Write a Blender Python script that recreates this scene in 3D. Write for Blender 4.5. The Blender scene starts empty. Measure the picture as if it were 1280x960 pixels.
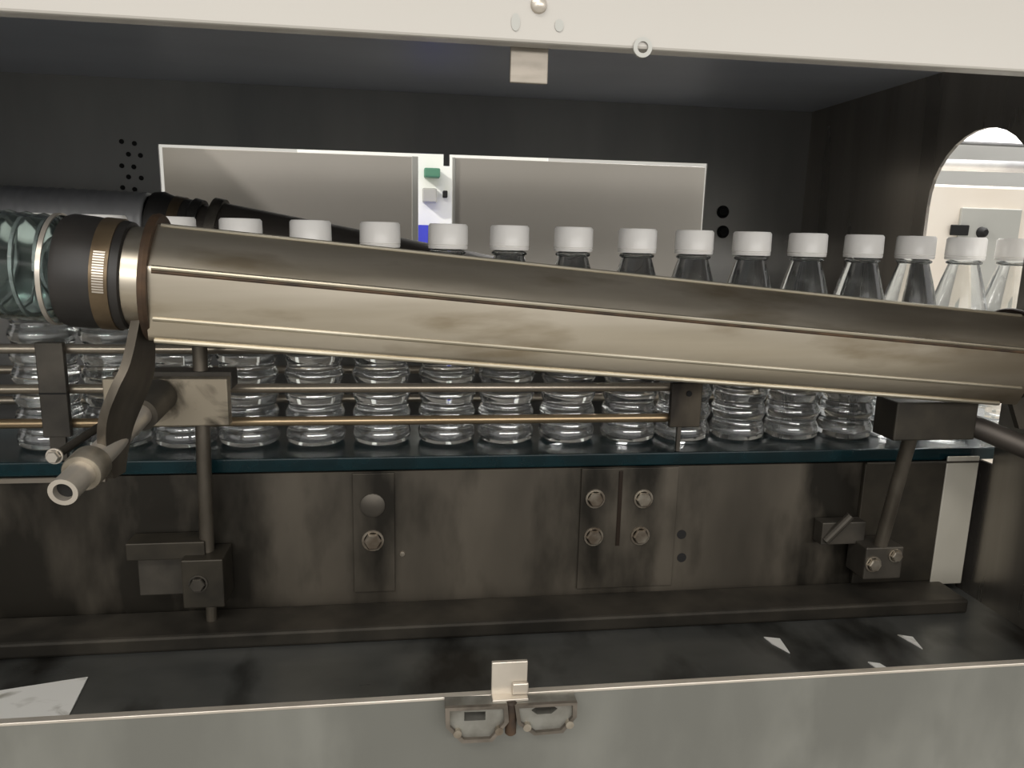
import bpy, bmesh, math, random
from mathutils import Vector, Matrix
random.seed(4)
C = bpy.context.scene.collection
SC = bpy.context.scene

# ------------------------------------------------------------------ camera, world, lamps, exposure
cam_d = bpy.data.cameras.new('camera')
cam_d.sensor_width = 36.0
cam_d.lens = 26.258
cam_d.clip_start = 0.02
cam = bpy.data.objects.new('camera', cam_d)
C.objects.link(cam)
R_ = Vector((0.99086103, -0.13281649, 0.02354146))
U_ = Vector((0.002757, 0.19443294, 0.98091194))
B_ = Vector((-0.13485851, -0.97188251, 0.1930222))
cam.matrix_world = Matrix(((R_.x, U_.x, B_.x, 0), (R_.y, U_.y, B_.y, 0), (R_.z, U_.z, B_.z, 1.216), (0, 0, 0, 1)))
SC.camera = cam

world = bpy.data.worlds.new('hall_daylight')
SC.world = world
world.use_nodes = True
bg = world.node_tree.nodes['Background']
bg.inputs['Color'].default_value = (1.0, 0.98, 0.95, 1)
bg.inputs['Strength'].default_value = 0.54

def area(name, loc, size, energy, target, color=(1, 1, 1)):
    l = bpy.data.lights.new(name, 'AREA')
    l.shape = 'RECTANGLE'; l.size, l.size_y = size; l.energy = energy; l.color = color
    o = bpy.data.objects.new(name, l); C.objects.link(o)
    o.location = loc
    o.rotation_euler = (Vector(target) - Vector(loc)).to_track_quat('-Z', 'Y').to_euler()
    return o
area('hall_lamp', (-0.9, -1.6, 3.2), (2.4, 0.5), 42, (0, 0.6, 1.0), (1, 0.96, 0.9))
area('hall_lamp.001', (2.2, 3.2, 3.2), (2.4, 0.6), 240, (1.2, 1.4, 1.0), (1, 0.98, 0.95))
area('fill_strip', (0.5, -2.4, 1.80), (5.0, 0.32), 66, (0.1, 0.9, 1.2), (1, 0.97, 0.93))  # added low strip, unseen, brightening the caps and bottle glints
area('hall_lamp.002', (-1.75, 1.05, 2.75), (0.12, 0.12), 56, (0.0, 1.35, 1.2), (1, 0.95, 0.9))

SC.view_settings.view_transform = 'Standard'
SC.view_settings.look = 'None'
SC.view_settings.exposure = 0.0
SC.view_settings.gamma = 1.0
SC.view_settings.use_curve_mapping = False

# ------------------------------------------------------------------ materials
def srgb(r, g, b):
    f = lambda c: (c / 12.92 if c <= 0.04045 else ((c + 0.055) / 1.055) ** 2.4)
    return (f(r / 255), f(g / 255), f(b / 255), 1)

def mat(name, c1, c2=None, metal=0.0, rough=0.5, scale=(8, 8, 8), detail=5, ramp=(0.35, 0.65), rough2=None, bump=0.0, distort=0.0, c3=None, scale3=(3, 3, 3), ramp3=(0.5, 0.62), spec=0.5):
    m = bpy.data.materials.new(name); m.use_nodes = True
    n = m.node_tree.nodes; L = m.node_tree.links
    p = n['Principled BSDF']
    p.inputs['Metallic'].default_value = metal
    p.inputs['Roughness'].default_value = rough
    p.inputs['Specular IOR Level'].default_value = spec
    p.inputs['Base Color'].default_value = c1
    if c2 is None:
        return m
    tc = n.new('ShaderNodeTexCoord')
    def noise(sc):
        mp = n.new('ShaderNodeMapping'); mp.inputs['Scale'].default_value = sc
        L.new(tc.outputs['Object'], mp.inputs['Vector'])
        t = n.new('ShaderNodeTexNoise'); t.inputs['Scale'].default_value = 1; t.inputs['Detail'].default_value = detail
        t.inputs['Distortion'].default_value = distort
        L.new(mp.outputs[0], t.inputs['Vector'])
        return t
    t = noise(scale)
    r = n.new('ShaderNodeValToRGB')
    r.color_ramp.elements[0].position = ramp[0]; r.color_ramp.elements[0].color = c1
    r.color_ramp.elements[1].position = ramp[1]; r.color_ramp.elements[1].color = c2
    L.new(t.outputs['Fac'], r.inputs['Fac'])
    out = r.outputs['Color']
    if c3 is not None:
        t3 = noise(scale3)
        r3 = n.new('ShaderNodeMapRange')
        r3.inputs['From Min'].default_value = ramp3[0]; r3.inputs['From Max'].default_value = ramp3[1]
        L.new(t3.outputs['Fac'], r3.inputs['Value'])
        mx = n.new('ShaderNodeMix'); mx.data_type = 'RGBA'
        mx.inputs['B'].default_value = c3
        for s in mx.inputs:
            if s.name == 'B' and s.type == 'RGBA': s.default_value = c3
        L.new(r3.outputs[0], mx.inputs[0])
        L.new(out, [s for s in mx.inputs if s.name == 'A' and s.type == 'RGBA'][0])
        out = [s for s in mx.outputs if s.type == 'RGBA'][0]
    L.new(out, p.inputs['Base Color'])
    if rough2 is not None:
        mr = n.new('ShaderNodeMapRange')
        mr.inputs['To Min'].default_value = rough; mr.inputs['To Max'].default_value = rough2
        L.new(t.outputs['Fac'], mr.inputs['Value']); L.new(mr.outputs[0], p.inputs['Roughness'])
    if bump:
        b = n.new('ShaderNodeBump'); b.inputs['Strength'].default_value = bump; b.inputs['Distance'].default_value = 0.002
        L.new(t.outputs['Fac'], b.inputs['Height']); L.new(b.outputs[0], p.inputs['Normal'])
    return m

def grease_and_dark(m, stops, lo, hi, dark):
    """greasy dirt near joints and other darker stretches along a long plate, broken up by noise"""
    n = m.node_tree.nodes; L = m.node_tree.links; p = n['Principled BSDF']
    tc = n.new('ShaderNodeTexCoord'); sx = n.new('ShaderNodeSeparateXYZ'); L.new(tc.outputs['Object'], sx.inputs[0])
    mr = n.new('ShaderNodeMapRange'); mr.inputs['From Min'].default_value = lo; mr.inputs['From Max'].default_value = hi
    L.new(sx.outputs['X'], mr.inputs['Value'])
    cr = n.new('ShaderNodeValToRGB'); el = cr.color_ramp.elements
    for i, (x, v) in enumerate(stops):
        e = el[i] if i < 2 else el.new((x - lo) / (hi - lo))
        e.position = (x - lo) / (hi - lo); e.color = (v, v, v, 1)
    L.new(mr.outputs[0], cr.inputs[0])
    mp = n.new('ShaderNodeMapping'); mp.inputs['Scale'].default_value = (24, 24, 9); L.new(tc.outputs['Object'], mp.inputs[0])
    t = n.new('ShaderNodeTexNoise'); t.inputs['Scale'].default_value = 1; t.inputs['Detail'].default_value = 6; L.new(mp.outputs[0], t.inputs['Vector'])
    ad = n.new('ShaderNodeMath'); ad.operation = 'ADD'; L.new(cr.outputs[0], ad.inputs[0]); L.new(t.outputs['Fac'], ad.inputs[1])
    r2 = n.new('ShaderNodeMapRange'); r2.inputs['From Min'].default_value = 0.62; r2.inputs['From Max'].default_value = 0.95
    L.new(ad.outputs[0], r2.inputs['Value'])
    mx = n.new('ShaderNodeMix'); mx.data_type = 'RGBA'
    old = p.inputs['Base Color'].links[0].from_socket
    A_ = [q for q in mx.inputs if q.name == 'A' and q.type == 'RGBA'][0]; B__ = [q for q in mx.inputs if q.name == 'B' and q.type == 'RGBA'][0]
    L.new(old, A_); B__.default_value = dark; L.new(r2.outputs[0], mx.inputs[0])
    L.new([q for q in mx.outputs if q.type == 'RGBA'][0], p.inputs['Base Color'])

def glassy(name, color, ior, rough=0.0):
    m = bpy.data.materials.new(name); m.use_nodes = True
    p = m.node_tree.nodes['Principled BSDF']
    p.inputs['Base Color'].default_value = color
    p.inputs['Transmission Weight'].default_value = 1.0
    p.inputs['IOR'].default_value = ior
    p.inputs['Roughness'].default_value = rough
    return m

M = {}
M['inner_wall'] = mat('dull_dark_steel', srgb(122, 122, 121), srgb(142, 141, 138), metal=0.55, rough=0.3, scale=(6, 6, 1.5), rough2=0.4)
M['end_wall'] = mat('brushed_end_wall', srgb(136, 131, 124), srgb(156, 150, 142), metal=0.85, rough=0.24, scale=(30, 30, 2), rough2=0.32)
M['tab'] = mat('brushed_tab_steel', srgb(152, 144, 133), srgb(136, 129, 118), metal=0.3, rough=0.45, scale=(60, 60, 200))
M['base'] = mat('black_grease_steel', srgb(46, 43, 37), srgb(66, 61, 52), metal=0.5, rough=0.5, scale=(26, 26, 26))
M['collar'] = mat('collar_steel', srgb(172, 164, 150), srgb(130, 122, 108), metal=0.7, rough=0.4, scale=(40, 40, 40))
M['ceiling'] = mat('dull_ceiling_steel', srgb(188, 193, 204), srgb(200, 205, 215), metal=0.4, rough=0.45, scale=(3, 6, 6))
M['tray'] = mat('wet_tray_steel', srgb(92, 94, 92), srgb(126, 127, 124), metal=0.6, rough=0.24, scale=(5, 9, 5), rough2=0.34, c3=srgb(48, 47, 44), scale3=(9, 5, 5))
M['white_paint'] = mat('white_cover_paint', srgb(174, 170, 162), srgb(179, 175, 168), rough=0.35, scale=(2, 2, 3))
M['sill_paint'] = mat('mottled_sill_paint', srgb(100, 100, 94), srgb(124, 124, 117), rough=0.4, scale=(9, 9, 3.5), ramp=(0.38, 0.62), c3=srgb(98, 98, 92), scale3=(14, 9, 6))  # mottled paint, darker overall than the cover
M['knife'] = mat('brushed_warm_steel', srgb(196, 186, 168), srgb(208, 199, 183), metal=1.0, rough=0.27, scale=(3, 60, 60), rough2=0.42, c3=srgb(168, 155, 134), scale3=(7, 30, 30), ramp3=(0.56, 0.7))
M['knife_seam'] = mat('seam_steel', srgb(190, 183, 166), srgb(168, 160, 142), metal=0.9, rough=0.3, scale=(10, 60, 60))
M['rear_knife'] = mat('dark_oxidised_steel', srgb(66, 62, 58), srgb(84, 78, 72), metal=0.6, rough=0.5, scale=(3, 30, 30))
M['plate'] = mat('stained_frame_steel', srgb(74, 69, 61), srgb(106, 99, 88), metal=0.6, rough=0.42, scale=(7, 7, 2.5), ramp=(0.35, 0.65), rough2=0.55)
grease_and_dark(M['plate'], [(-0.88, 0.34), (-0.25, 0.42), (-0.17, 0.36), (-0.12, 0.04), (-0.065, 0.10), (-0.03, 0.40), (0.005, 0.12), (0.10, 0.0), (0.160, 0.26), (0.20, 0.28), (0.25, 0.36), (0.29, 0.10), (0.32, 0.02), (0.40, 0.06), (0.43, 0.42), (0.60, 0.42)], -0.88, 0.60, srgb(38, 35, 29))  # greasy dirt at joints and right end; left end simply darker
M['joint'] = mat('rusty_joint_steel', srgb(42, 37, 31), srgb(92, 84, 71), metal=0.55, rough=0.5, scale=(16, 9, 7), ramp=(0.42, 0.66), c3=srgb(44, 34, 26), scale3=(22, 8, 9))
M['dark_steel'] = mat('grimy_dark_steel', srgb(62, 59, 54), srgb(88, 83, 75), metal=0.6, rough=0.5, scale=(20, 20, 20))
M['bracket'] = mat('worn_bracket_steel', srgb(70, 64, 54), srgb(158, 148, 130), metal=0.6, rough=0.45, scale=(22, 10, 26), ramp=(0.38, 0.5), distort=0.6)
M['post'] = mat('brown_post_steel', srgb(78, 72, 63), srgb(116, 109, 98), metal=0.65, rough=0.4, scale=(30, 30, 10))
M['bright_steel'] = mat('clean_bright_steel', srgb(214, 206, 194), srgb(192, 184, 172), metal=0.7, rough=0.35, scale=(20, 20, 20))
M['clean_plate'] = mat('clean_end_steel', srgb(206, 202, 190), srgb(190, 186, 172), metal=0.4, rough=0.45, scale=(10, 10, 4))
M['bolt'] = mat('dull_bolt_steel', srgb(170, 162, 148), srgb(118, 106, 92), metal=0.8, rough=0.4, scale=(60, 60, 60))
M['hole'] = mat('dark_hole', srgb(14, 13, 12), rough=0.8)
M['rust_and_shade'] = mat('rusty_ring_and_seam_shade', srgb(86, 66, 48), srgb(52, 42, 34), metal=0.4, rough=0.6, scale=(50, 50, 50))
M['rubber'] = mat('black_rubber', srgb(34, 32, 30), srgb(44, 41, 38), rough=0.5, scale=(30, 30, 30))
M['clamp'] = mat('clamp_band_steel', srgb(120, 104, 82), srgb(92, 78, 60), metal=0.7, rough=0.4, scale=(30, 30, 30))
M['hose'] = glassy('clear_hose_plastic', (0.72, 0.80, 0.78, 1), 1.12, 0.12)
M['rail'] = mat('rail_steel', srgb(176, 166, 152), srgb(150, 140, 124), metal=0.8, rough=0.32, scale=(4, 30, 30))
M['rail_brass'] = mat('stained_rail_steel', srgb(186, 164, 132), srgb(150, 130, 102), metal=0.8, rough=0.32, scale=(4, 30, 30))
M['belt'] = mat('dark_green_belt', srgb(8, 30, 33), srgb(12, 40, 45), rough=0.26, scale=(30, 30, 30))
M['water'] = glassy('water_in_clear_plastic', (0.97, 0.99, 0.98, 1), 1.45, 0.02)
M['water'].node_tree.nodes['Principled BSDF'].inputs['Transmission Weight'].default_value = 0.97
for k_, v_ in (('Coat Weight', 1.0), ('Coat IOR', 2.0), ('Coat Roughness', 0.13)):   # inner and outer plastic faces both reflect
    M['water'].node_tree.nodes['Principled BSDF'].inputs[k_].default_value = v_
M['cap'] = mat('white_cap_plastic', srgb(240, 237, 232), srgb(244, 242, 238), rough=0.35, scale=(10, 10, 10))
M['latch'] = mat('cast_latch_steel', srgb(138, 137, 130), srgb(108, 105, 97), metal=0.5, rough=0.4, scale=(60, 60, 60))
M['latch_rim'] = mat('shaded_latch_rim', srgb(84, 78, 70), srgb(120, 112, 102), metal=0.5, rough=0.45, scale=(60, 60, 60))  # rim toned dark to paint the wings' outlines and lower shade
M['panel'] = mat('light_panel_paint', srgb(172, 167, 158), srgb(178, 173, 165), rough=0.5, scale=(3, 3, 3))
M['cabinet'] = mat('beige_cabinet_paint', srgb(226, 216, 202), srgb(232, 224, 212), rough=0.5, scale=(3, 3, 3))
M['grey_panel'] = mat('grey_panel_paint', srgb(170, 170, 164), srgb(178, 178, 172), rough=0.5, scale=(3, 3, 3))
M['machine_white'] = mat('white_machine_paint', srgb(244, 246, 240), srgb(238, 242, 236), rough=0.5, scale=(3, 3, 3))
M['pipe'] = mat('grey_duct', srgb(170, 170, 170), srgb(140, 140, 142), metal=0.3, rough=0.5, scale=(6, 6, 6))
M['green'] = mat('green_machine_part', srgb(70, 124, 98), srgb(84, 138, 112), rough=0.5, scale=(9, 9, 9))
M['blue'] = mat('blue_crate_plastic', srgb(50, 58, 190), srgb(60, 68, 200), rough=0.5, scale=(9, 9, 9))
M['hall_wall'] = mat('hall_wall_paint', srgb(238, 238, 234), srgb(232, 232, 228), rough=0.8, scale=(1, 1, 1))
M['hall_floor'] = mat('hall_floor_concrete', srgb(150, 148, 142), srgb(166, 164, 158), rough=0.6, scale=(2, 2, 2))
M['glint'] = mat('bright_glint_sheet', srgb(250, 249, 244), srgb(176, 172, 162), metal=0.1, rough=0.4, scale=(26, 44, 20), ramp=(0.55, 0.72), distort=0.8)  # bright speckle stands in for light reflected on the tray
m = bpy.data.materials.new('lamp_diffuser'); m.use_nodes = True
p = m.node_tree.nodes['Principled BSDF']; p.inputs['Emission Color'].default_value = (1, 0.98, 0.95, 1); p.inputs['Emission Strength'].default_value = 2.2
M['lamp'] = m

# ------------------------------------------------------------------ mesh helpers
def link(name, bm, material, parent=None, smooth=False, angle=35):
    me = bpy.data.meshes.new(name)
    bmesh.ops.recalc_face_normals(bm, faces=bm.faces)
    bm.to_mesh(me); bm.free()
    me.materials.append(material)
    if smooth:
        me.polygons.foreach_set('use_smooth', [True] * len(me.polygons))
        me.set_sharp_from_angle(angle=math.radians(angle))
    o = bpy.data.objects.new(name, me); C.objects.link(o)
    if parent is not None:
        o.parent = parent
        if parent.parent is None and parent.type == 'EMPTY':
            o.matrix_parent_inverse = Matrix.Translation(-parent.location)   # meshes hold world coordinates
    return o

def box(lo, hi, bevel=0.0, bm=None, mtx=None):
    bm = bm or bmesh.new()
    c = [(a + b) / 2 for a, b in zip(lo, hi)]; s = [b - a for a, b in zip(lo, hi)]
    r = bmesh.ops.create_cube(bm, size=1.0)
    vs = r['verts']
    for v in vs:
        v.co = Vector((v.co.x * s[0] + c[0], v.co.y * s[1] + c[1], v.co.z * s[2] + c[2]))
    if bevel:
        es = list({e for v in vs for e in v.link_edges})
        bmesh.ops.bevel(bm, geom=es, offset=bevel, segments=2, affect='EDGES', profile=0.5)
    if mtx is not None:
        bm.transform(mtx)
    return bm

def frame(a, b):
    a, b = Vector(a), Vector(b)
    d = (b - a).normalized()
    up = Vector((0, 0, 1)) if abs(d.z) < 0.9 else Vector((0, 1, 0))
    s = d.cross(up).normalized(); u = s.cross(d).normalized()
    return a, d, s, u, (b - a).length

def lathe(a, b, prof, seg=32, bm=None, close=False):
    """profile points (distance along a->b, radius)"""
    bm = bm or bmesh.new()
    a, d, s, u, ln = frame(a, b)
    rings = []
    for t, r in prof:
        c = a + d * t
        if r < 1e-6:
            rings.append([bm.verts.new(c)])
        else:
            rings.append([bm.verts.new(c + (s * math.cos(k * 2 * math.pi / seg) + u * math.sin(k * 2 * math.pi / seg)) * r) for k in range(seg)])
    n = len(rings)
    for i in range(n if close else n - 1):
        p, q = rings[i], rings[(i + 1) % n]
        for k in range(seg):
            k2 = (k + 1) % seg
            if len(p) == 1 and len(q) == 1: continue
            if len(p) == 1: bm.faces.new((p[0], q[k2], q[k]))
            elif len(q) == 1: bm.faces.new((p[k], p[k2], q[0]))
            else: bm.faces.new((p[k], p[k2], q[k2], q[k]))
    return bm

def rod(a, b, r, seg=20, bm=None, ch=0.0):
    ln = (Vector(b) - Vector(a)).length
    if ch:
        return lathe(a, b, [(0, 0), (0, r - ch), (ch, r), (ln - ch, r), (ln, r - ch), (ln, 0)], seg, bm)
    return lathe(a, b, [(0, 0), (0, r), (ln, r), (ln, 0)], seg, bm)

def pipe(a, b, r, ri, seg=28, bm=None):
    ln = (Vector(b) - Vector(a)).length
    return lathe(a, b, [(0, ri), (0, r), (ln, r), (ln, ri)], seg, bm, close=True)

def sheet(outline, holes, axis, lo, hi, bevel=0.0):
    """flat plate with holes; outline in the two other axes; extruded lo..hi along axis"""
    bm = bmesh.new()
    def P(p, t):
        return {'x': (t, p[0], p[1]), 'y': (p[0], t, p[1]), 'z': (p[0], p[1], t)}[axis]
    es = []
    for loop in [outline] + list(holes):
        vs = [bm.verts.new(P(p, lo)) for p in loop]
        for i in range(len(vs)):
            es.append(bm.edges.new((vs[i], vs[(i + 1) % len(vs)])))
    bmesh.ops.triangle_fill(bm, use_beauty=True, use_dissolve=False, edges=es)
    fs = list(bm.faces)
    r = bmesh.ops.extrude_face_region(bm, geom=fs)
    d = {'x': (hi - lo, 0, 0), 'y': (0, hi - lo, 0), 'z': (0, 0, hi - lo)}[axis]
    bmesh.ops.translate(bm, verts=[v for v in r['geom'] if isinstance(v, bmesh.types.BMVert)], vec=d)
    bmesh.ops.recalc_face_normals(bm, faces=bm.faces)
    return bm

def thing(name, label, cat, loc, group=None):
    o = bpy.data.objects.new(name, None); C.objects.link(o)
    o.empty_display_size = 0.05
    o.location = loc
    bpy.context.view_layer.update()
    o['label'] = label; o['category'] = cat
    if group: o['group'] = group
    return o

def tag(o, label, cat, group=None):
    o['label'] = label; o['category'] = cat
    if group: o['group'] = group
    return o

def struct(name, bm, material, parent=None):
    o = link(name, bm, material, parent)
    if parent is None: o['kind'] = 'structure'
    return o

def hexbolt(name, c, r, material, parent, axis=(0, -1, 0), h=0.006):
    c = Vector(c); ax = Vector(axis)
    bm = lathe(c, c + ax, [(0, 0), (0, r * 1.25), (0.0015, r * 1.25), (0.0015, r)], 18)
    lathe(c, c + ax, [(0.0015, 0), (0.0015, r), (h * 0.8, r), (h, r * 0.85), (h, 0)], 6, bm)
    return link(name, bm, material, parent)

# ------------------------------------------------------------------ machine housing (the setting)
FL = 0.83                                     # tray floor level
YB = 1.1616                                   # inner face of the back wall
XE = 0.6275                                   # inner face of the right end wall
CEIL = 1.42
win = [(-0.3535, 1.07), (0.4615, 1.07), (0.4615, 1.336), (-0.3535, 1.3335)]
struct('wall_back', sheet([(-0.9, 0.0), (XE + 0.004, 0.0), (XE + 0.004, CEIL), (-0.9, CEIL)], [win], 'y', YB, YB + 0.004), M['inner_wall'])
wall_back = bpy.data.objects['wall_back']
link('mullion', box((0.050, YB + 0.0005, 1.318), (0.059, YB + 0.0035, 1.3360)), M['inner_wall'], wall_back)
# perforations and bolts of the back wall
for i, (x, z) in enumerate([(-.402, 1.335), (-.385, 1.333), (-.394, 1.318), (-.378, 1.317), (-.404, 1.302), (-.388, 1.301), (-.396, 1.287), (-.379, 1.286), (-.405, 1.272), (-.389, 1.27)]):
    link('vent_hole', rod((x, YB - 0.0006, z), (x, YB + 0.0002, z), 0.0034, 12), M['hole'], wall_back)
for x, z in [(.4925, 1.263), (.495, 1.232)]:
    hexbolt('wall_bolt', (x, YB, z), 0.008, M['hole'], wall_back)

arch = [(0.704, 0.985), (0.704, 1.265)]
for k in range(1, 16):
    a = math.pi - k * math.pi / 16
    arch.append((0.784 + 0.080 * math.cos(a), 1.265 + 0.081 * math.sin(a)))
arch += [(0.864, 1.265), (0.864, 0.985)]
struct('wall_right', sheet([(0.42, 0.0), (YB, 0.0), (YB, CEIL), (0.42, CEIL)], [arch], 'x', XE, XE + 0.004), M['end_wall'])
struct('wall_left', sheet([(0.42, 0.0), (YB, 0.0), (YB, CEIL), (0.42, CEIL)], [arch], 'x', -0.9, -0.896), M['inner_wall'])
struct('ceiling', box((-0.9, 0.42, CEIL), (XE + 0.004, YB + 0.004, CEIL + 0.004)), M['ceiling'])
struct('floor', box((-0.896, 0.4245, FL - 0.006), (XE, YB, FL)), M['tray'])

# front cover above the opening and sill panel below it
YF = 0.42                                     # outer face of the front panels
cov = thing('front_cover', 'smooth white cover panel across the top of the opening', 'panel', (0.0, YF, 1.3164))
link('cover_sheet', box((-0.9, 0.415, 1.3164), (0.95, 0.427, 1.75), 0.0015), M['white_paint'], cov)
link('screw', lathe((0.0669, 0.415, 1.3349), (0.0669, 0.41, 1.3349), [(0, 0.0044), (0.002, 0.0040), (0.0035, 0.0018), (0.0035, 0)], 16), M['bright_steel'], cov, True)
for x, z, h in [(0.0549, 1.3259, 0.0088), (0.078, 1.3256, 0.0063)]:
    o = link('worn_plug', rod((x, 0.4155, z), (x, 0.4144, z), 0.0024, 14), M['grey_panel'], cov)
    for v in o.data.vertices:
        v.co.z = z + (v.co.z - z) * h / 0.0048
link('edge_clip', lathe((0.1237, 0.4155, 1.3172), (0.1237, 0.4135, 1.3172), [(0, 0.0052), (0.0018, 0.0052), (0.0018, 0.0030), (0, 0.0030)], 20, close=True), M['grey_panel'], cov, True)
tag(link('strike_plate', box((0.0542, 0.4275, 1.2987), (0.075, 0.4300, 1.3302), 0.0005), M['tab']),
    'small pale metal strike plate hanging under the white cover edge', 'plate')

sill = thing('sill_panel', 'mottled grey-white front panel along the bottom of the opening', 'panel', (0.0, YF, 0.0))
link('sill_sheet', box((-0.9, 0.42, 0.0), (0.95, 0.4240, 0.9331), 0.001), M['sill_paint'], sill)
link('sill_edge', box((-0.9, 0.4195, 0.9319), (0.95, 0.4245, 0.9339), 0.0004), M['bright_steel'], sill)

# draw latch on the sill
lt = thing('draw_latch', 'worn two-wing steel latch with upright tab on the lower panel edge', 'latch', (0.0613, YF, 0.9296))
def latch_wing(outline, hole, rim, rivets):
    w = link('latch_wing', sheet(outline, [hole], 'y', 0.4105, 0.4195), M['latch'], lt)
    link('wing_rim', sheet(outline, [rim], 'y', 0.408, 0.4105), M['latch_rim'], w)
    for x, z in rivets:
        link('rivet', rod((x, 0.4105, z), (x, 0.4075, z), 0.0026, 12), M['bolt'], w)
latch_wing([(0.0204, 0.9342), (0.0588, 0.9333), (0.0598, 0.922), (0.0497, 0.909), (0.0309, 0.9094), (0.0208, 0.9212)],
           [(0.0323, 0.9291), (0.0454, 0.9287), (0.0454, 0.9227), (0.0323, 0.923)],
           [(0.0232, 0.932), (0.0562, 0.9313), (0.057, 0.922), (0.0484, 0.9113), (0.0322, 0.9117), (0.0235, 0.9213)],
           [(0.0281, 0.9161), (0.0538, 0.9161)])
latch_wing([(0.0632, 0.9329), (0.1025, 0.9325), (0.1026, 0.9224), (0.0942, 0.9119), (0.076, 0.9115), (0.0651, 0.9203)],
           [(0.0739, 0.9275), (0.0777, 0.9302), (0.0869, 0.9304), (0.0907, 0.9275), (0.0869, 0.9244), (0.0777, 0.9244)],
           [(0.0659, 0.931), (0.0998, 0.9307), (0.0999, 0.9224), (0.0927, 0.9138), (0.077, 0.9135), (0.0676, 0.9207)],
           [(0.0714, 0.9174), (0.0983, 0.9174)])
link('knuckle', rod((0.0615, 0.412, 0.9111), (0.0615, 0.412, 0.9338), 0.0036, 16, ch=0.001), M['rust_and_shade'], lt, True)
bm = box((0.0497, 0.4185, 0.9339), (0.0723, 0.4212, 0.9564), 0.0005)
box((0.0497, 0.4120, 0.9329), (0.0723, 0.4210, 0.9348), 0.0004, bm)
o = link('upright_tab', bm, M['bright_steel'], lt); o['label'] = 'pale bent tab standing above the edge'
link('tab_fold', box((0.0626, 0.4160, 0.9348), (0.0729, 0.4185, 0.9426), 0.0008), M['bright_steel'], o)

# ------------------------------------------------------------------ conveyor
cv = thing('conveyor', 'dark green belt conveyor with stained steel side frame along the machine', 'conveyor', (0.0, 0.785, FL))
link('side_plate', box((-0.88, 0.720, 0.836), (0.5935, 0.724, 0.985)), M['plate'], cv)
link('side_plate', box((-0.88, 0.846, 0.836), (0.5935, 0.850, 0.985)), M['plate'], cv)
bm = bmesh.new()
box((-0.95, 0.7195, 0.9862), (1.1, 0.8505, 1.0), 0.0015, bm)
o = link('belt', bm, M['belt'], cv)
link('base_rail', box((-0.88, 0.668, FL), (0.5935, 0.719, 0.846), 0.003), M['dark_steel'], cv)
link('base_rail', box((-0.88, 0.852, FL), (0.5935, 0.90, 0.846), 0.003), M['dark_steel'], cv)
link('wear_strip', box((-0.88, 0.7165, 0.981), (-0.285, 0.720, 0.9855)), M['rail'], cv)
# frame joints with bolts
j = link('joint_plate', box((-0.057, 0.7172, 0.858), (-0.016, 0.7198, 0.984), 0.0006), M['plate'], cv)
link('bolt', lathe((-0.0375, 0.7172, 0.951), (-0.0375, 0.70, 0.951), [(0, 0), (0, 0.0125), (0.0015, 0.0122), (0.003, 0.009), (0.003, 0)], 20), M['dark_steel'], j, True)
hexbolt('bolt', (-0.0377, 0.7172, 0.9139), 0.0088, M['bolt'], j)
j = link('joint_plate', box((0.174, 0.7172, 0.852), (0.278, 0.7198, 0.9845), 0.0006), M['plate'], cv)
link('weld_seam', box((0.2135, 0.7158, 0.90), (0.2175, 0.7172, 0.982), 0.0004), M['joint'], j)
for x, z in [(0.1892, 0.9524), (0.2408, 0.9511), (0.1894, 0.9109), (0.2397, 0.9102)]:
    hexbolt('bolt', (x, 0.7172, z), 0.0082, M['bolt'], j)
for x, z in [(0.2866, 0.9087), (0.2885, 0.8822)]:
    link('bolt_hole', rod((x, 0.7196, z), (x, 0.7203, z), 0.0052, 14), M['hole'], cv)
link('rivet', lathe((-0.0085, 0.720, 0.8973), (-0.0085, 0.70, 0.8973), [(0, 0.003), (0.0015, 0.0025), (0.002, 0)], 12), M['bolt'], cv, True)
e = link('end_plate', box((0.4855, 0.7140, 0.8465), (0.6185, 0.7190, 0.9855), 0.001), M['base'], cv)
e2 = link('end_cover', box((0.5800, 0.7120, 0.8425), (0.6185, 0.7140, 0.9925), 0.0008), M['clean_plate'], cv)
e2['label'] = 'clean bright steel cover on the right end of the frame'
link('end_lip', box((0.4855, 0.7115, 0.9850), (0.6185, 0.7140, 0.9875), 0.0006), M['dark_steel'], cv)

# ------------------------------------------------------------------ guide rails in front of and behind the bottles
gr = thing('guide_rail', 'three-bar steel guide rail in front of the bottles with two clamp blocks', 'rail', (0.0, 0.735, 1.0))
for z, x1, mt in [(1.1045, 0.30, 'rail'), (1.0665, 0.30, 'rail'), (1.0335, 0.30, 'rail_brass')]:
    link('bar', rod((-0.88, 0.735, z), (x1, 0.735, z), 0.0046, 14), M[mt], gr, True)
o = link('clamp_block', box((-0.338, 0.722, 1.023), (-0.314, 0.729, 1.112), 0.001), M['dark_steel'], gr)
link('seam', box((-0.3375, 0.7212, 1.064), (-0.3145, 0.722, 1.0655)), M['hole'], o)
o = link('clamp_block', box((0.266, 0.722, 1.026), (0.299, 0.729, 1.073), 0.001), M['joint'], gr)
link('block_screw', rod((0.2845, 0.722, 1.062), (0.2845, 0.7205, 1.062), 0.003, 12), M['hole'], o)
link('support_foot', box((-0.333, 0.7225, 1.0003), (-0.319, 0.7265, 1.024)), M['dark_steel'], gr)
link('support_foot', box((0.275, 0.7225, 1.0003), (0.279, 0.7265, 1.027)), M['dark_steel'], gr)
rr = thing('guide_rail', 'twin steel guide rail running behind the bottles', 'rail', (0.0, 0.84, 1.0))
for z in (1.0665, 1.0335):
    link('bar', rod((-0.88, 0.838, z), (0.60, 0.838, z), 0.0046, 12), M['rail'], rr, True)
for x in (-0.32, 0.28):
    link('support_foot', box((x, 0.8425, 1.0003), (x + 0.02, 0.8465, 1.075)), M['dark_steel'], rr)

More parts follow.
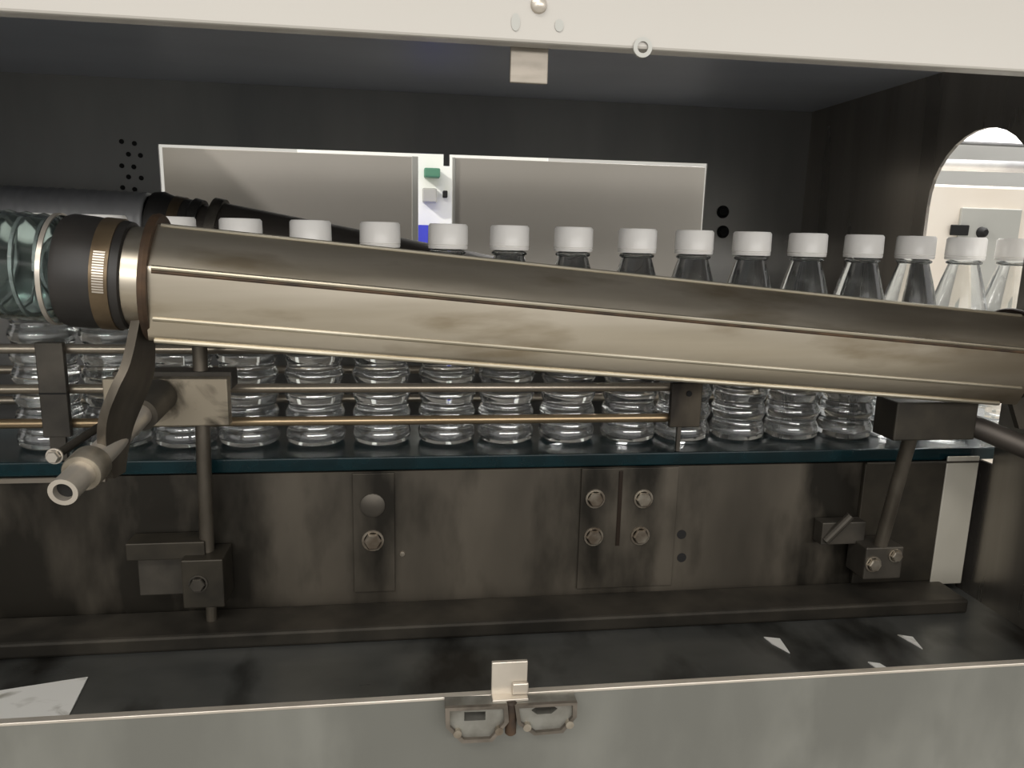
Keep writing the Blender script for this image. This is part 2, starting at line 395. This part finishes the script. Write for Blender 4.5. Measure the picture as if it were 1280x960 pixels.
# ------------------------------------------------------------------ bottles
def bottle_parts():
    prof = [(0, 0), (0.0, 0.026), (0.003, 0.0295), (0.008, 0.0305)]
    z = 0.012
    for k in range(6):
        prof += [(z, 0.0305), (z + 0.0035, 0.0290), (z + 0.007, 0.0272), (z + 0.0105, 0.0272), (z + 0.014, 0.0290), (z + 0.0175, 0.0305)]
        z += 0.0205
    prof += [(0.136, 0.0305), (0.142, 0.030), (0.150, 0.0287), (0.165, 0.0252), (0.180, 0.0212), (0.192, 0.0175), (0.197, 0.0160), (0.1985, 0.0185), (0.2005, 0.0185), (0.202, 0.0150), (0.205, 0.0145), (0.205, 0)]
    b = lathe((0, 0, 0), (0, 0, 1), prof, 36)
    pc = [(0.2025, 0.0150), (0.2025, 0.0200), (0.2055, 0.0206), (0.2062, 0.0198), (0.2068, 0.0206), (0.2255, 0.0202), (0.2275, 0.0185), (0.2275, 0)]
    c = lathe((0, 0, 0), (0, 0, 1), pc, 36)
    for f in c.faces:
        pass
    return b, c
caps_x = [-0.358, -0.2933, -0.229, -0.1660, -0.0988, -0.0301, 0.0388, 0.1027, 0.1706, 0.2401, 0.3032, 0.3686, 0.4335, 0.4999, 0.5627, 0.6249, 0.6885]
blabels = [
    'clear capped bottle behind the clear hose at the left end of the row',
    'clear bottle whose white cap peeps just above the black rubber sleeve',
    'clear bottle with cap just above the flanged left end of the big tube',
    'clear capped bottle behind the tube, its cap next right of the tube flange',
    'clear capped bottle under the middle of the left pale panel',
    'clear capped bottle under the right end of the left pale panel',
    'clear bottle with cap right below the bright gap between the pale panels',
    'clear capped bottle under the left end of the right pale panel',
    'clear capped bottle second under the right pale panel counting from the gap',
    'clear capped bottle third under the right pale panel counting from the gap',
    'clear bottle with cap at the right edge of the right pale panel',
    'clear bottle first to the right of the window, below the two dark wall bolts',
    'clear bottle second to the right of the window, against dark steel wall',
    'clear bottle third to the right of the window, just left of the arch',
    'clear bottle with cap cutting the left edge of the arched opening',
    'bright clear bottle standing in the middle of the arched opening',
    'clear bottle half hidden by the right edge of the arched opening',
]
bb, cb = bottle_parts()
b0 = thing('water_bottle', blabels[0], 'bottle', (0, 0, 0), 'bottles on the conveyor')
body = link('bottle_body', bb, M['water'], b0, True, 60)
cap = link('cap', cb, M['cap'], b0, True, 40)
for i, x in enumerate(caps_x):
    if i == 0:
        r_ = b0
    else:
        r_ = b0.copy(); C.objects.link(r_); r_['label'] = blabels[i]
        for ch in (body, cap):
            c_ = ch.copy(); C.objects.link(c_); c_.parent = r_
    r_.location = (x, 0.785, 1.0002)
    r_.rotation_euler = (0, 0, random.uniform(0, 6))

# ------------------------------------------------------------------ front drying tube (air knife)
A = Vector((-0.1813, 0.5805, 1.1801)); Bq = Vector((0.5530, 0.6294, 1.1174))
D = (Bq - A).normalized(); LEN = (Bq - A).length
S = D.cross(Vector((0, 0, 1))).normalized(); UP = S.cross(D).normalized()    # S points towards the front
if S.y > 0: S = -S
def K(t, ang, r):                          # point at distance t, angle above the front direction
    a = math.radians(ang)
    return A + D * t + (S * math.cos(a) + UP * math.sin(a)) * r
kn = thing('air_knife', 'large pale brushed steel air tube slanting across the front of the bottles', 'air tube', tuple(A + D * LEN / 2))
RK = 0.0427
# cross-section: (angle, radius factor) corners of the folded tube, sides bulge slightly
corners = [(14, 1.0), (66, 1.0), (140, 1.0), (220, 1.0), (275, 1.0), (304, 1.18), (323, 1.0), (374, 1.0)]
bm = bmesh.new()
def knife_r(ang):
    a = (ang - 14) % 360 + 14
    for (a0, r0), (a1, r1) in zip(corners, corners[1:]):
        if a0 <= a <= a1:
            x0, y0 = r0 * math.cos(math.radians(a0)), r0 * math.sin(math.radians(a0))
            x1, y1 = r1 * math.cos(math.radians(a1)), r1 * math.sin(math.radians(a1))
            c, s_ = math.cos(math.radians(a)), math.sin(math.radians(a))
            den = c * (y1 - y0) - s_ * (x1 - x0)
            chord = (x0 * (y1 - y0) - y0 * (x1 - x0)) / den
            k = (a - a0) / (a1 - a0)
            return RK * (0.68 * chord + 0.32 * (r0 + (r1 - r0) * k))
    return RK
NS = 120
ends = []
for t in (0.0, LEN):
    ends.append([bm.verts.new(K(t, k * 360 / NS, knife_r(k * 360 / NS))) for k in range(NS)])
for k in range(NS):
    bm.faces.new((ends[0][k], ends[0][(k + 1) % NS], ends[1][(k + 1) % NS], ends[1][k]))
bm.faces.new(ends[0][::-1]); bm.faces.new(ends[1])
link('tube_body', bm, M['knife'], kn, True, 20)
for a_ in (14, -37):
    link('seam_ridge', rod(K(0.004, a_, RK - 0.0006), K(LEN - 0.006, a_, RK - 0.0006), 0.0019, 10), M['knife_seam'], kn, True)
    link('seam_shade', rod(K(0.004, a_ - 3.6, RK - 0.0014), K(LEN - 0.006, a_ - 3.6, RK - 0.0014), 0.0013, 8), M['rust_and_shade'], kn, True)  # dark strip painting the shadow line beside each ridge
link('seam_ridge', rod(K(0.004, 66, RK - 0.0004), K(LEN - 0.006, 66, RK - 0.0004), 0.0016, 10), M['knife_seam'], kn, True)
link('nozzle_lip', rod(K(0.004, -56, RK * 1.18 - 0.0002), K(LEN - 0.02, -56, RK * 1.18 - 0.0002), 0.0020, 10), M['knife_seam'], kn, True)
fl = lathe(A - D * 0.004, A, [(0, 0.036), (0, 0.0462), (0.003, 0.0468), (0.0055, 0.0455), (0.0055, 0.036)], 40, close=True)
link('end_flange', fl, M['rust_and_shade'], kn, True)
link('inlet_pipe', pipe(A - D * 0.05, A - D * 0.002, 0.0358, 0.033, 36), M['knife'], kn, True)
link('end_cap', rod(Bq, Bq + D * 0.006, 0.0445, 36, ch=0.001), M['joint'], kn, True)
link('end_bracket', sheet([(0.5705, 1.150), (0.6265, 1.150), (0.6265, 1.045), (0.585, 1.045), (0.5705, 1.075)], [], 'y', 0.630, 0.636), M['dark_steel'], kn)

# rubber sleeve with worm clamp
def AX(t): return A + D * t
sl = thing('rubber_sleeve', 'black rubber sleeve joining the clear hose to the big front tube', 'hose coupling', tuple(AX(-0.045)))
link('sleeve', lathe(AX(-0.0605), AX(0), [(0, 0.0368), (0, 0.0385), (0.004, 0.0402), (0.020, 0.0398), (0.024, 0.0392), (0.039, 0.0390), (0.042, 0.0386), (0.043, 0.0362)], 40, close=True), M['rubber'], sl, True)
cb_ = link('clamp_band', lathe(AX(-0.0355), AX(0), [(0, 0.0391), (0, 0.0402), (0.0115, 0.0402), (0.0115, 0.0391)], 40, close=True), M['clamp'], sl, True)
bm = bmesh.new()
for k in range(16):
    ang = -14 + k * 2.6
    a0 = math.radians(ang)
    dirv = S * math.cos(a0) + UP * math.sin(a0); tan = -S * math.sin(a0) + UP * math.cos(a0)
    m3 = Matrix((D, dirv, tan)).transposed().to_4x4(); m3.translation = AX(-0.0297) + dirv * 0.0402
    b2 = box((-0.0036, -0.0002, -0.00055), (0.0036, 0.0005, 0.00055))
    b2.transform(m3)
    me = bpy.data.meshes.new('tmp'); b2.to_mesh(me); b2.free(); bm.from_mesh(me); bpy.data.meshes.remove(me)
link('band_slots', bm, M['bright_steel'], cb_)
a0 = math.radians(200)
hv = S * math.cos(a0) + UP * math.sin(a0)
link('screw_housing', rod(AX(-0.0297) + hv * 0.0435 - S * 0.009, AX(-0.0297) + hv * 0.0435 + S * 0.009, 0.0045, 14), M['clamp'], cb_, True)

hs = thing('air_hose', 'clear ribbed plastic hose entering at the left edge in front', 'hose', tuple(AX(-0.2)))
prof = []
t = 0.0
while t < 0.30:
    prof += [(t, 0.0372), (t + 0.004, 0.0384), (t + 0.008, 0.0372)]; t += 0.011
prof += [(0.30, 0.0345)] + [(x, 0.0350) for x in (0.0,)]
link('hose_wall', lathe(AX(-0.0615), AX(-1), prof, 40, close=True), M['hose'], hs, True, 80)
link('wire_ring', lathe(AX(-0.0680), AX(0), [(0, 0.0384), (0, 0.0396), (0.0030, 0.0396), (0.0030, 0.0384)], 40, close=True), M['bright_steel'], hs, True)
bm = bmesh.new()                           # reinforcing spiral
prev = None
N = 26 * 20
for i in range(N):
    th = i * 2 * math.pi / 26; tt = -0.070 - i * 0.29 / N
    c = AX(tt) + (S * math.cos(th) + UP * math.sin(th)) * 0.0338
    rad = (S * math.cos(th) + UP * math.sin(th))
    ring = [bm.verts.new(c + rad * 0.0011 + D * 0.0011), bm.verts.new(c - rad * 0.0011 + D * 0.0011), bm.verts.new(c - rad * 0.0011 - D * 0.0011), bm.verts.new(c + rad * 0.0011 - D * 0.0011)]
    if prev:
        for k in range(4): bm.faces.new((prev[k], prev[(k + 1) % 4], ring[(k + 1) % 4], ring[k]))
    prev = ring
link('spiral_wire', bm, M['pipe'], hs, True, 80)

# ------------------------------------------------------------------ rear drying tube
RA = Vector((-0.243, 1.0, 1.2085)); RB = Vector((0.42, 1.0, 1.094))
RD = (RB - RA).normalized(); RL = (RB - RA).length
rk = thing('air_knife', 'dark air tube slanting behind the bottle caps, half hidden by the front tube', 'air tube', tuple((RA + RB) / 2))
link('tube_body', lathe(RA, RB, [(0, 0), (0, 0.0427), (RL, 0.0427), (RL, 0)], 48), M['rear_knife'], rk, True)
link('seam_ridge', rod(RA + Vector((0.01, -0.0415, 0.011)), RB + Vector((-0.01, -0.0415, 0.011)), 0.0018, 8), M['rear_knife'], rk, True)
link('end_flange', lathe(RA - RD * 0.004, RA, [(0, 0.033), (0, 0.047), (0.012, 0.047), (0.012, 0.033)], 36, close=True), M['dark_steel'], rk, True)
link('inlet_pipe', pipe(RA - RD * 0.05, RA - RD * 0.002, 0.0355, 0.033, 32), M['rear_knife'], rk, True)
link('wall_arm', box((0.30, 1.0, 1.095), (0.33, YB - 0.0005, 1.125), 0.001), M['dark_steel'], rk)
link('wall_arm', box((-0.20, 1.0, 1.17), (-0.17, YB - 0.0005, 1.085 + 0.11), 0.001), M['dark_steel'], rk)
def RX(t): return RA + RD * t
rs = thing('rubber_sleeve', 'dark rubber sleeve on the rear tube behind the front flange', 'hose coupling', tuple(RX(-0.06)))
link('sleeve', lathe(RX(-0.075), RX(0), [(0, 0.0362), (0, 0.0395), (0.010, 0.042), (0.022, 0.0390), (0.045, 0.0390), (0.048, 0.042), (0.058, 0.041), (0.058, 0.0362)], 36, close=True), M['rubber'], rs, True)
link('clamp_band', lathe(RX(-0.050), RX(0), [(0, 0.0390), (0, 0.0402), (0.012, 0.0402), (0.012, 0.0390)], 36, close=True), M['clamp'], rs, True)
rh_ = thing('air_hose', 'pale grey hose of the rear tube seen above the black sleeve', 'hose', tuple(RX(-0.2)))
prof = []
t = 0.0
E0 = RX(-0.076)
while t < 0.46:
    prof += [(t, 0.0370), (t + 0.004, 0.0386), (t + 0.008, 0.0370)]; t += 0.012
prof += [(0.46, 0.034), (0.0, 0.034)]
link('hose_wall', lathe(E0, E0 + Vector((-1, 0, 0.02)), prof, 32, close=True), M['pipe'], rh_, True, 80)

# ------------------------------------------------------------------ left stand of the tube
ls = thing('tube_stand', 'left stand of the big tube: clamp plate on a brown post with a pipe stub', 'stand', (-0.191, 0.70, FL))
link('post', rod((-0.193, 0.700, 0.885), (-0.1885, 0.700, 1.113), 0.0066, 20), M['post'], ls, True)
o = link('clamp_plate', box((-0.266, 0.679, 1.0435), (-0.1615, 0.6925, 1.0865), 0.0012), M['bracket'], ls)
link('top_edge', box((-0.262, 0.6925, 1.0745), (-0.1605, 0.7165, 1.0905), 0.001), M['dark_steel'], o)
f0, f1 = Vector((-0.2246, 0.498, 1.0459)), Vector((-0.2185, 0.679, 1.0725))
o = link('pipe_stub', pipe(f0, f1, 0.0094, 0.0062, 28), M['bright_steel'], ls, True)
link('bore', rod(f0 + (f1 - f0) * 0.03, f0 + (f1 - f0) * 0.9, 0.0061, 20), M['hole'], o)
fd = (f1 - f0).normalized()
link('collar', lathe(f0 + fd * 0.027, f1, [(0, 0.0094), (0, 0.0128), (0.0015, 0.0136), (0.017, 0.0136), (0.0185, 0.0126), (0.0185, 0.0094)], 32, close=True), M['collar'], ls, True)
link('boss', lathe(f0 + fd * 0.135, f1, [(0, 0.0094), (0, 0.0140), (0.046, 0.0150), (0.046, 0.0094)], 28, close=True), M['dark_steel'], ls, True)
# strap plate from tube flange down to the stub, seen nearly edge-on
yd = Vector((0.16, 1, 0)).normalized(); xd = Vector((1, -0.16, 0)).normalized()
bm = bmesh.new()
rows = []
key = [(-0.1905, 1.166, 0.008), (-0.1920, 1.150, 0.011), (-0.1965, 1.122, 0.018), (-0.2025, 1.104, 0.025), (-0.2105, 1.085, 0.025), (-0.2165, 1.066, 0.019), (-0.2185, 1.048, 0.013), (-0.2190, 1.034, 0.008)]
path = []
for i in range(len(key) - 1):               # smooth curve through the stations
    p0, p1, p2, p3 = key[max(i - 1, 0)], key[i], key[i + 1], key[min(i + 2, len(key) - 1)]
    for q in range(4):
        u = q / 4
        path.append(tuple(0.5 * (2 * b + (c - a) * u + (2 * a - 5 * b + 4 * c - d) * u * u + (3 * b - a - 3 * c + d) * u ** 3) for a, b, c, d in zip(p0, p1, p2, p3)))
path.append(key[-1])
for x, z, w in path:
    c = Vector((x, 0.570, z))
    rows.append([bm.verts.new(c + xd * 0.0033 - yd * w), bm.verts.new(c - xd * 0.0033 - yd * w), bm.verts.new(c - xd * 0.0033 + yd * w), bm.verts.new(c + xd * 0.0033 + yd * w)])
for p0, p1 in zip(rows, rows[1:]):
    for k in range(4): bm.faces.new((p0[k], p0[(k + 1) % 4], p1[(k + 1) % 4], p1[k]))
bm.faces.new(rows[0]); bm.faces.new(rows[-1][::-1])
link('strap', bm, M['post'], ls, True)
hexbolt('nut', (-0.279, 0.612, 1.0375), 0.0052, M['bright_steel'], ls)
link('stud', rod((-0.279, 0.6125, 1.0375), (-0.262, 0.690, 1.05), 0.0035, 12), M['dark_steel'], ls)
o = link('base_clamp', box((-0.262, 0.690, 0.912), (-0.192, 0.716, 0.929), 0.001), M['base'], ls)
link('side_web', box((-0.256, 0.700, 0.872), (-0.205, 0.7165, 0.912), 0.001), M['dark_steel'], o)
o = link('base_clamp', box((-0.2105, 0.678, 0.868), (-0.1735, 0.716, 0.916), 0.0012), M['base'], ls)
link('clamp_screw', rod((-0.191, 0.697, 0.846), (-0.191, 0.697, 0.885), 0.005, 14), M['post'], ls)
hexbolt('bolt', (-0.196, 0.678, 0.893), 0.007, M['dark_steel'], o)

# right stand
rs2 = thing('tube_stand', 'right stand of the big tube: dark block on a slanted rod by the end wall', 'stand', (0.495, 0.70, FL))
link('clamp_block', box((0.455, 0.632, 1.034), (0.540, 0.666, 1.0715), 0.0015), M['base'], rs2)
link('post', rod((0.4965, 0.695, 0.872), (0.4895, 0.655, 1.032), 0.0068, 18), M['post'], rs2, True)
o = link('base_clamp', box((0.475, 0.680, 0.868), (0.518, 0.7135, 0.904), 0.0015), M['dark_steel'], rs2)
hexbolt('bolt', (0.484, 0.680, 0.886), 0.007, M['bolt'], o)
hexbolt('bolt', (0.508, 0.680, 0.895), 0.006, M['bolt'], o)
o = link('side_arm', box((0.435, 0.700, 0.900), (0.485, 0.7165, 0.925), 0.001, mtx=None), M['dark_steel'], rs2)
link('wing_screw', rod((0.440, 0.700, 0.905), (0.462, 0.694, 0.935), 0.0045, 12), M['dark_steel'], rs2)
link('brace_tube', rod((0.535, 0.650, 1.050), (0.6262, 0.5723, 1.0116), 0.0105, 20), M['rear_knife'], rs2, True)
link('brace_tip', rod((0.5285, 0.657, 1.0533), (0.5385, 0.6465, 1.0485), 0.0085, 16), M['bright_steel'], rs2, True)

# ------------------------------------------------------------------ thin sheets painting bright light patches on the tray floor
def flat_piece(pts, z, th): return sheet(pts, [], 'z', z, z + th)
tag(link('glint_sheet', flat_piece([(-0.46, 0.608), (-0.3431, 0.6185), (-0.2791, 0.6323), (-0.268, 0.545), (-0.47, 0.545)], FL + 0.0002, 0.0012), M['glint']),
    'bright speckled patch of light laid as a thin piece in the left front corner of the tray', 'light patch')
tag(link('glint_strip', flat_piece([(0.3484, 0.6411), (0.3631, 0.6367), (0.3600, 0.6108), (0.3508, 0.6288)], FL + 0.0002, 0.001), M['glint']),
    'small pale glint, laid as a sheet, on the tray floor, left and apart from two others', 'glint')
tag(link('glint_strip', flat_piece([(0.4873, 0.6329), (0.5000, 0.6271), (0.4950, 0.6054), (0.4915, 0.6190)], FL + 0.0002, 0.001), M['glint']),
    'small pale glint, laid as a sheet, on the tray floor nearest the right end wall', 'glint')
tag(link('glint_strip', flat_piece([(0.4268, 0.589), (0.4366, 0.5854), (0.4420, 0.567), (0.4300, 0.5690)], FL + 0.0002, 0.001), M['glint']),
    'small pale glint, laid as a sheet, touching the sill in front of the rightmost one', 'glint')

# ------------------------------------------------------------------ guard panels beyond the window
YP = 1.35
gl = thing('guard_panel', 'left pale guard panel beyond the window, lit patch with slanted edge', 'panel', (-0.19, YP, 0.0))
link('panel_sheet', box((-0.405, YP, 0.0), (0.0135, YP + 0.008, 1.348), 0.001), M['panel'], gl)
link('edge_strip', box((0.0035, YP - 0.0015, 0.0), (0.0145, YP + 0.0095, 1.3485), 0.001), M['grey_panel'], gl)
link('shade_cheek', box((-0.47, YB + 0.006, 0.0), (-0.46, YP - 0.0005, 1.47), 0.001), M['panel'], gl)  # unseen plate added to cast the slanted shade edge on the panel
link('shade_cheek_flange', box((-0.47, YP, 0.0), (-0.44, YP + 0.004, 1.47), 0.001), M['panel'], gl)
link('shade_cheek_hinge', box((-0.441, YP + 0.002, 0.3), (-0.404, YP + 0.006, 0.36)), M['grey_panel'], gl)
gp = thing('guard_panel', 'right pale guard panel beyond the window, fading darker to the right', 'panel', (0.30, YP, 0.0))
link('panel_sheet', box((0.0745, YP, 0.0), (0.533, YP + 0.008, 1.349), 0.001), M['panel'], gp)
link('edge_strip', box((0.0735, YP - 0.0015, 0.0), (0.0790, YP + 0.0095, 1.3495), 0.001), M['grey_panel'], gp)

# ------------------------------------------------------------------ factory hall beyond
struct('floor', box((-5, -3, -0.05), (7, 6.5, 0.0)), M['hall_floor'])
struct('wall_rear', box((-5, 6.0, 0.0), (7, 6.1, 4.0)), M['hall_wall'])
cbn = thing('control_cabinet', 'beige machine cabinet seen through the arched opening', 'cabinet', (2.4, 3.0, 0.0))
link('cabinet_body', box((1.7, 3.0, 0.0), (3.3, 3.6, 1.478), 0.01), M['cabinet'], cbn)
o = link('front_panel', box((2.335, 2.985, 0.4), (2.62, 3.0, 1.385), 0.004), M['grey_panel'], cbn)
link('window', box((2.289, 2.975, 1.268), (2.372, 2.986, 1.312), 0.003), M['hole'], cbn)
link('knob', lathe((2.437, 2.985, 1.283), (2.437, 2.9, 1.283), [(0, 0.024), (0.02, 0.020), (0.03, 0.012), (0.03, 0)], 16), M['hole'], o, True)
tag(link('overhead_duct', rod((1.6, 3.3, 1.585), (3.4, 3.3, 1.60), 0.026, 18), M['pipe'], None, True), 'grey horizontal duct above the beige cabinet', 'duct')
ps = tag(link('hall_post', box((2.555, 4.0, 0.0), (2.625, 4.07, 1.98), 0.004), M['cabinet']), 'slim beige post behind the grey duct in the arched opening', 'post')
lb = thing('light_fitting', 'long white light fitting at the top of the arched opening', 'lamp', (3.0, 4.6, 1.9))
link('diffuser', box((2.2, 4.6, 1.895), (4.4, 4.62, 1.985), 0.003), M['lamp'], lb)
link('fitting_body', box((2.2, 4.62, 1.88), (4.4, 4.68, 2.0), 0.003), M['pipe'], lb)
link('stem', rod((2.5, 4.65, 0.0), (2.5, 4.65, 1.88), 0.015, 10), M['pipe'], lb)
link('stem', rod((4.1, 4.65, 0.0), (4.1, 4.65, 1.88), 0.015, 10), M['pipe'], lb)
fm = thing('filling_machine', 'white machine with green box glimpsed between the pale panels', 'machine', (0.08, 2.5, 0.0))
link('machine_body', box((-0.35, 2.5, 0.0), (0.45, 3.0, 1.9), 0.01), M['machine_white'], fm)
link('green_box', box((0.045, 2.44, 1.395), (0.095, 2.5, 1.423), 0.004), M['green'], fm)
link('grey_box', box((0.040, 2.45, 1.318), (0.085, 2.5, 1.362), 0.004), M['grey_panel'], fm)
link('latch', box((0.105, 2.47, 1.335), (0.120, 2.5, 1.357), 0.003), M['hole'], fm)
tag(link('blue_crate', sheet([(0.0, 2.28), (0.10, 2.28), (0.10, 2.48), (0.0, 2.48)], [], 'z', 0.0, 1.245), M['blue']), 'blue stack of crates low in the gap between the pale panels', 'crate')
